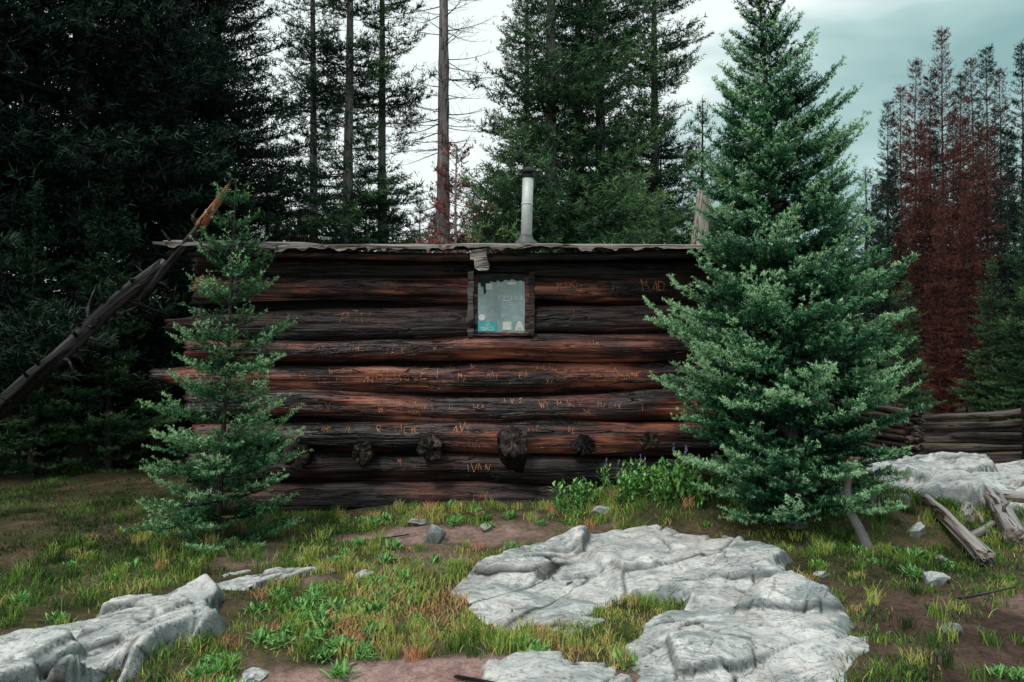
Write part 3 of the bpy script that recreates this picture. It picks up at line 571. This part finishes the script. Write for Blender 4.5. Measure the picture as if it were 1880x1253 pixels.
    zl=np.linspace(H*.9,H,8);tp=trunk(zl);P0=np.concatenate([P0,tp[:-1]]);P1=np.concatenate([P1,tp[1:]]);tt=np.concatenate([tt,np.full(7,.6)])
    if needle_frac<1:
        kk=vn(P0[:,0]*3+seed,P0[:,1]*3,P0[:,2]*3)<(needle_frac*2-1);P0n,P1n,ttn=P0[kk],P1[kk],tt[kk]
    else: P0n,P1n,ttn=P0,P1,tt
    T,ti_=needles(P0n,P1n,ttn,dens,nlen,nw,rg,fwd)
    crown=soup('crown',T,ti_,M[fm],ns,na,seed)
    zz=np.linspace(0,H,60);tr_=tr*(1-zz/H)**.85+.004;tr_[0]*=1.35
    v,f=tube(trunk(zz),tr_,14,.05,seed);v=np.array(v)
    TT3=[]
    for q in f:
        if len(q)==4: TT3+= [(q[0],q[1],q[2]),(q[0],q[2],q[3])]
    tri=v[np.array(TT3)]
    W=[tri,prisms(B0,B1,Br0,Br1)]
    if twigwood: W.append(prisms(TB,TE2,np.full(len(TB),.0035*(R*.5+.3)),np.full(len(TB),.0012)))
    allw=np.concatenate(W);tn=np.concatenate([.25+.1*rg.normal(size=len(tri)),np.full(len(allw)-len(tri),.06)])
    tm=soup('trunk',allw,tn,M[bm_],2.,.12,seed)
    return tm,crown
def plant_tree(name,ms,loc,label,cat='tree',rot=0,sc=1.,group=None):
    e=thing(name,loc,label,cat,group);e.rotation_euler=(0,0,rot);e.scale=(sc,)*3 if not isinstance(sc,tuple) else sc
    for nm,m_ in zip(('trunk','crown'),ms):
        o=bpy.data.objects.new(nm,m_);COL.objects.link(o);o.parent=e
    return e
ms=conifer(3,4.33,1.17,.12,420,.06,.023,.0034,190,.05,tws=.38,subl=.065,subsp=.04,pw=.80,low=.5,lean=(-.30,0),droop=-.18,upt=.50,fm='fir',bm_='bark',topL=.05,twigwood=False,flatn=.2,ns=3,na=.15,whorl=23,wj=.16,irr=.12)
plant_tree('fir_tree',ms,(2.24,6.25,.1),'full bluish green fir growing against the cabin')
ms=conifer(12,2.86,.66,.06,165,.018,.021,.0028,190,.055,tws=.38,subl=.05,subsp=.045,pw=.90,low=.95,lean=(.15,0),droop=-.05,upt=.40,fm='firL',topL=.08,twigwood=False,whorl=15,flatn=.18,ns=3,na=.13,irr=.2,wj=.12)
plant_tree('young_spruce_tree',ms,(-2.27,6.15,-.05),'slender young spruce with bare leader tip')
v,f=tube([(2.55,6.0,.62),(2.50,5.95,.45),(2.50,5.93,.3),(2.56,5.9,.18),(2.62,5.88,.02)],[.02,.027,.03,.036,.045],10,.05,3)
me=soup('dead_sapling',np.array([[v[q[0]],v[q[1]],v[q[2]]] for q in f if len(q)==4]+[[v[q[0]],v[q[2]],v[q[3]]] for q in f if len(q)==4])-[2.6,5.9,.1],np.full(2*sum(len(q)==4 for q in f),.35),M['barkpale'],20,.2)
top('dead_sapling',me,(2.6,5.9,.1),'curved pale dead sapling beside the fir','sapling')
VA={}
bk=dict(nlen=.10,nw=.0095,subl=.20,subsp=.13,twigwood=False,fwd=.6,flatn=.16,wj=.35)
VA['dense']=conifer(21,13,2.4,.4,270,.17,dens=30,sp=.2,pw=.7,fm='dark',droop=-.3,whorl=38,irr=.3,**bk)
VA['dense2']=conifer(22,15,2.6,1.0,290,.19,dens=30,sp=.2,pw=.65,fm='dark',droop=-.3,whorl=40,irr=.3,**bk)
VA['open']=conifer(23,13,1.45,1.2,240,.12,dens=36,sp=.17,pw=.5,fm='mid',bm_='barkpale',drop=.15,droop=-.3,whorl=40,irr=.35,**bk)
VA['open2']=conifer(24,12,2.0,1.0,300,.15,dens=37,sp=.17,pw=.6,fm='mid',bm_='barkpale',droop=-.25,whorl=36,irr=.35,**bk)
VA['mid']=conifer(25,9,1.9,.3,240,.12,dens=34,sp=.17,pw=.85,fm='mid',whorl=32,irr=.3,**bk)
VA['spire']=conifer(26,12,1.2,.4,390,.07,dens=38,sp=.18,pw=.9,fm='dark',topL=.16,whorl=60,irr=.3,**bk)
VA['redspire']=conifer(27,12,1.25,.5,380,.06,dens=34,sp=.18,pw=.9,fm='red',bm_='bark',topL=.15,whorl=60,irr=.45,**bk)
VA['dead']=conifer(28,13,.95,1.2,230,.125,dens=10,sp=.16,pw=.25,fm='red',bm_='barkpale',droop=-.45,upt=.25,needle_frac=.3,nlen=.04,nw=.004,subl=.12,subsp=.14)
VA['redbush']=conifer(29,3.4,.70,.3,110,.035,dens=52,sp=.1,pw=.5,fm='rust',bm_='barkpale',nlen=.05,nw=.006,subl=.12,subsp=.08,drop=.15,irr=.5)
VA['far']=conifer(30,9,1.9,.2,170,.12,dens=12,sp=.25,pw=.75,fm='dark',nlen=.2,nw=.03,subl=.3,subsp=.25,twigwood=False,whorl=30,fwd=.6,flatn=.14)
LB={'dense':('spruce_tree','tall dense dark spruce in the forest'),'dense2':('spruce_tree','towering dark spruce with heavy boughs'),'open':('spruce_tree','tall slim spruce with visible grey trunk'),'open2':('spruce_tree','tall spruce with open green boughs'),
 'mid':('spruce_tree','bushy green spruce standing behind the cabin'),'spire':('spruce_tree','narrow dark green spruce spire'),'redspire':('dead_spruce_tree','dying spruce spire with red brown needles'),'dead':('dead_tree','bare dead conifer trunk with drooping twigs'),'redbush':('dead_spruce_tree','small dead conifer with rusty red needles'),'far':('spruce_tree','dark spruce deep in the forest')}
first={};rt=R_(77)
def put(kind,px,d,h=None,rot=None):
    x=(px-940)/1462*d;z=float(gh(x,d))-.05;H0={'dense':13,'dense2':15,'open':13,'open2':12,'mid':9,'spire':12,'redspire':12,'dead':13,'redbush':3.4,'far':9}[kind]
    s=(h/H0) if h else rt.uniform(.9,1.1);rot=rt.uniform(0,6.28) if rot is None else rot
    nm,lb=LB[kind];grp='forest conifers around the cabin'
    if kind not in first:
        e=plant_tree(nm,VA[kind],(x,d,z),lb,'tree',rot,s,grp);first[kind]=e
    else:
        src=first[kind];e=src.copy();COL.objects.link(e);e.location=(x,d,z);e.rotation_euler=(0,0,rot);e.scale=(s,)*3
        for c in list(src.children):
            o=c.copy();o.parent=e;COL.objects.link(o)
    return e
for a in [('dense2',-60,9.4),('dense',60,10.8),('dense2',150,10.4),('dense',250,11.8),('dense2',335,12.6),('dense',395,15.),('dense',0,14.5),('dense2',310,19),('dense',-260,9.5),
          ('mid',60,9.4,3.5),('mid',200,9.9,4.),('mid',330,12.5,5)]: put(*a)
for a in [('open',638,14.),('open',700,15.0),('open',575,18.),('dead',813,12.2),('open2',1012,13.2),('open2',1105,14.2),('open2',1205,16.5),('open',965,19.,12.5),('open',1060,16.5),
          ('mid',490,18,6.6),('mid',575,21,6.8),('mid',635,19,5.4),('mid',710,22,6.4),('mid',770,20,5.4),('mid',870,24,6.4),('mid',925,19,5.4),('mid',1060,18,5.6),('mid',1140,20,7.4),('mid',1215,17,6.),('mid',1290,19,7.5),('mid',1350,22,8),
          ('redbush',838,11.8,4.5),('redbush',800,13.2,4.0),('redbush',888,13.,3.7),('redbush',560,14.,3.8)]: put(*a)
for a in [('spire',1632,26,9.3),('redspire',1683,27,10.9),('redspire',1733,27.5,12.1),('spire',1708,31,11.6),('redspire',1656,30,10.9),('spire',1765,29,11.),('redspire',1787,28,11.2),('spire',1815,26,10.9),('redspire',1838,27,10.5),
          ('spire',1880,20,9.0),('spire',1915,17,8.6),('redspire',1750,21,7.6),('redspire',1700,20,6.6),('redspire',1665,21,5.6),('redspire',1800,19,6.6),('redspire',1775,17,5.0),('spire',1715,24,7.6),('redspire',1770,24,8.2),('redspire',1735,19,5.4),('redspire',1690,24,8.0),('redspire',1820,22,7.4),('spire',1640,22,6.6),('spire',1850,16,5.9),('spire',1610,18,5.2),('mid',1665,14.5,2.8),('redspire',1725,15.5,4.2),('mid',1820,14.5,3.2),('mid',1890,14,4.2),('mid',1590,20,6),('redspire',1970,26,11),('mid',1950,15,5),('mid',1530,23,7.5)]: put(*a)
for k in range(32):
    px=-300+k*80+rt.uniform(-20,20);d=rt.uniform(30,38)
    put('far',px,d,rt.uniform(5.5,7.6))
# ---------------------------------------------------------------- grass
rg=R_(99)
def inrock(x,y,m=-.0):
    r=np.zeros(x.shape,bool)
    for p in ROCKS: r|=polydist(x,y,p)>m
    return r
def blades(x,y,h,w,tint,rg,lean=.5):
    n=len(x);b=np.stack([x,y,gh(x,y)-.005],-1);a=rg.random(n)*6.283;dl=np.stack([np.cos(a),np.sin(a),0*a],-1)*(h*lean*rg.uniform(.2,1.3,n))[:,None]
    c=rg.random(n)*6.283;s=np.stack([np.cos(c),np.sin(c),0*c],-1)*w[:,None];up=np.stack([0*h,0*h,h],-1)
    m=b+dl*.35+up*.6;t=b+dl+up*rg.uniform(.8,1.,n)[:,None]
    T=np.concatenate([np.stack([b-s,b+s,m+s*.8],1),np.stack([b-s,m+s*.8,m-s*.8],1),np.stack([m-s*.8,m+s*.8,t],1)])
    return T,np.concatenate([tint]*3)
n=540000;x=rg.uniform(-5.5,6.5,n);y=2.6+7.4*rg.random(n)**1.3
den=.48+.80*fbm(x*1.6,y*1.6,11.,3)+.65*vn(x*8,y*8)
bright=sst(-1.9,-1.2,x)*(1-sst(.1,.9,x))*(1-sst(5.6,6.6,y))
den=den+.40*bright-1.4*dirt_mask(x,y)-.45*soil_mask(x,y)+.3*sst(4.5,5.5,y)*sst(1.5,2.5,x)
wallg=np.exp(-((y-7.0)/.28)**2)*sst(.3,1.,x);den=den+.6*wallg
keep=(rg.random(n)<np.clip(den,0,1)*.6)&~inrock(x,y,.07)&~((y>7.2)&(np.abs(x)<3.2))
x,y=x[keep],y[keep];n=len(x)
hn=vn(x*2.3,y*2.3,4.);h=(.022+.03*rg.random(n)+.045*np.clip(hn,0,1))*(1+1.1*np.exp(-((y-7.0)/.3)**2)*sst(.3,1.,x))
bright=sst(-1.9,-1.2,x)*(1-sst(.1,.9,x))*(1-sst(5.6,6.6,y));shade=(1-sst(-3.2,-1.8,x))*sst(4.6,5.6,y)  # shade under the left-hand trees, painted into the grass tint
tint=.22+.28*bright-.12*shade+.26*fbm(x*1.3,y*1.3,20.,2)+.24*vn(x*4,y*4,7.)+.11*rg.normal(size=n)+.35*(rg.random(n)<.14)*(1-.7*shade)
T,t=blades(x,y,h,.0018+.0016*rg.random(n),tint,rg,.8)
tx=rg.uniform(-3.5,5.0,900);ty=rg.uniform(3.0,7.1,900);k=~inrock(tx,ty,.03)&(dirt_mask(tx,ty)<.3)&(rg.random(900)<.9-.5*soil_mask(tx,ty));tx,ty=tx[k],ty[k]
extra=[(.62,4.68),(.5,4.55),(.72,4.72),(.8,4.68),(.9,4.65),(.6,4.5),(.28,3.25),(.2,3.3),(.15,3.2),(.85,6.3),(.4,3.1),(-.3,4.05),(-.1,4.1),(0,4.15),(.1,4.12),(-.45,4.0),(-.6,3.95),(2.1,3.6),(1.9,3.75),(2.6,3.9),(2.9,4.3),(.52,3.85),(.55,3.95),(.5,4.15),(.3,4.1)]
for q in range(34): extra.append((-.9+1.1*(q/34)+rg.normal()*.06,4.1+rg.normal()*.14))
tx=np.concatenate([tx,[e[0] for e in extra]]);ty=np.concatenate([ty,[e[1] for e in extra]])
ii=np.repeat(np.arange(len(tx)),45);bx=tx[ii]+rg.normal(size=len(ii))*.028;by=ty[ii]+rg.normal(size=len(ii))*.028
hh=rg.uniform(.05,.13,len(tx))[ii]*rg.uniform(.6,1.1,len(ii));br=sst(-1.9,-1.2,tx)*(1-sst(.5,1.3,tx));tt=(.24+.32*br+.22*rg.normal(size=len(tx)))[ii]+.08*rg.normal(size=len(ii))
T2,t2=blades(bx,by,hh,np.full(len(ii),.0024),tt,rg,.6)
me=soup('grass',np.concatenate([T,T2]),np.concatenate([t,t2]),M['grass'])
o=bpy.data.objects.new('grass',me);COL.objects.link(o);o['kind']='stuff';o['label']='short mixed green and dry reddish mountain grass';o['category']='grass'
def leafplant(seed,nl,ln,w,tall=0,flower=False):
    rg=R_(seed);T=[];t=[];Tf=[]
    for i in range(nl):
        a=rg.random()*6.283;z0=rg.random()*tall*.85;el=rg.uniform(.35,1.25);L=ln*rg.uniform(.6,1.15)*(1-.4*z0/(tall+.01))
        st=np.array([rg.normal()*.03,rg.normal()*.03,z0]);d=np.array([math.cos(a)*math.cos(el),math.sin(a)*math.cos(el),math.sin(el)]);s=np.array([-math.sin(a),math.cos(a),0])*w*rg.uniform(.7,1.2)
        p=[st+d*L*q+np.array([0,0,-.35*L*q*q*(1.2-el/1.3)]) for q in (0,.35,.7,1)];wd=(.25,1.,.8,.0)
        for k in range(3):
            A,B=p[k]-s*wd[k],p[k]+s*wd[k];C,D=p[k+1]+s*wd[k+1],p[k+1]-s*wd[k+1];T+=[(A,B,C),(A,C,D)]
        t+=[.3+.5*rg.random()]*6
    if tall:
        for sx in range(3):
            o=np.array([rg.normal()*.03,rg.normal()*.03,0]);ls=nrm(np.array([[rg.normal()*.12,rg.normal()*.12,1]]))[0]
            for k in range(6):
                A=o+ls*tall*k/6;B=o+ls*tall*(k+1)/6;s=np.array([.003,0,0]);T+=[(A-s,A+s,B)];t+=[.3]
            if flower:
                for q in range(26):
                    c=o+ls*tall*rg.uniform(.85,1.05);d=nrm(rg.normal(size=(1,3)))[0]*.012;s=nrm(rg.normal(size=(1,3)))[0]*.006;Tf.append((c-s,c+s,c+d))
    me=soup('leaves',np.array(T),np.array(t),M['leaf'])
    mf=soup('flower_spike',np.array(Tf),rg.random(len(Tf)),M['flower']) if flower else None
    return me,mf
LP=[leafplant(1,46,.10,.009),leafplant(2,60,.085,.007,.05),leafplant(3,40,.12,.008,.02),leafplant(4,80,.09,.008,.36,True),leafplant(5,70,.08,.008,.22)]
rg=R_(31);pl=[]
for cx,cy,n,sd in [(-.82,5.0,9,.16),(-.62,4.85,8,.13),(-1.15,4.55,8,.14),(-.95,4.25,7,.12),(-1.38,3.75,7,.12),(-1.15,4.05,5,.1),(-.9,3.9,5,.1),(-.5,4.3,5,.15),(-.2,6.6,9,.25),(.35,6.75,9,.2),(.1,4.05,3,.04),(.55,3.85,2,.03),(2.3,5.6,6,.3),(2.9,5.4,7,.35),(1.7,6.5,4,.15),(-1.35,4.6,4,.1),(-2.3,3.35,2,.1),(3.6,7.1,5,.25),(2.2,3.5,4,.2),(-2.9,5.2,5,.3),(-1.0,6.8,5,.25),(-.3,5.7,5,.25),(-1.1,5.6,4,.2)]:
    for k in range(n): pl.append((cx+rg.normal()*sd,cy+rg.normal()*sd,int(rg.integers(0,3)),rg.uniform(.5,.95)))
for cx,n in ((.95,5),(1.1,5),(1.3,6),(1.5,5),(1.7,4),(.75,4),(.5,3),(2.0,4)):
    for k in range(n): pl.append((cx+rg.normal()*.1,6.85+rg.normal()*.12,3 if (k==0 and .9<cx<1.4) else 4,rg.uniform(.8,1.3)))
fl={}
for (x,y,kd,s) in pl:
    z=float(gh(x,y));nm='flowering_plant' if kd==3 else 'leafy_plant'
    lb='tall leafy plant with faint purple flower spikes' if kd==3 else ('leafy green weed beside the cabin wall' if kd==4 else 'low clump of bright green leaves')
    if kd not in fl:
        if kd==3:
            e=thing(nm,(x,y,z),lb,'plant','wild plants in the clearing')
            for q,m_ in zip(('leaves','flower_spike'),LP[kd]): part(q,m_,e)
        else:
            e=top(nm,LP[kd][0],(x,y,z),lb,'plant',group='wild plants in the clearing')
        fl[kd]=e
    else:
        src=fl[kd];e=src.copy();COL.objects.link(e);e.location=(x,y,z)
        for c in list(src.children): q=c.copy();q.parent=e;COL.objects.link(q)
    e.rotation_euler=(0,0,rg.random()*6.28);e.scale=(s,s,s)
# ---------------------------------------------------------------- world, sun, camera
w=bpy.data.worlds.new('World');scene.world=w;w.use_nodes=True;nt=w.node_tree;bg=nt.nodes['Background']
sky=N(nt,'ShaderNodeTexSky');sky.sky_type='NISHITA';sky.sun_disc=False;sky.sun_elevation=math.radians(54);sky.sun_rotation=math.radians(200);sky.air_density=1.5;sky.dust_density=3
tc=N(nt,'ShaderNodeTexCoord');mp=N(nt,'ShaderNodeMapping');nt.links.new(tc.outputs['Generated'],mp.inputs[0]);mp.inputs[3].default_value=(1.3,1.3,3.2);mp.inputs[1].default_value=(.3,.1,.2)
nz=noise(nt,mp.outputs[0],1.8,4,.55,.3)
sx=N(nt,'ShaderNodeSeparateXYZ');nt.links.new(tc.outputs['Generated'],sx.inputs[0])
ad=N(nt,'ShaderNodeMath',operation='MULTIPLY_ADD');nt.links.new(sx.outputs[0],ad.inputs[0]);ad.inputs[1].default_value=-.36;nt.links.new(nz,ad.inputs[2])
cl=ramp(nt,ad.outputs[0],[(.20,(2.8,4.6,4.6)),(.34,(4.6,6.5,6.4)),(.46,(9.4,10.3,10.2))])
c=mix(nt,.93,sky.outputs[0],cl);nt.links.new(c,bg.inputs[0]);bg.inputs[1].default_value=.107
s=bpy.data.lights.new('sun','SUN');s.energy=1.5;s.angle=math.radians(12);s.color=(1,.95,.88)
so=bpy.data.objects.new('sun',s);so.rotation_euler=Euler((math.radians(36),0,math.radians(-28)));COL.objects.link(so)
cd=bpy.data.cameras.new('camera');cd.lens=28;cd.sensor_width=36;cd.clip_end=1500;cam=bpy.data.objects.new('camera',cd)
cam.location=(0,0,1.5);cam.rotation_euler=(math.radians(90.5),0,0);COL.objects.link(cam);scene.camera=cam
scene.view_settings.view_transform='Standard';scene.view_settings.look='None'
print('tris',sum(len(m.polygons) for m in bpy.data.meshes))
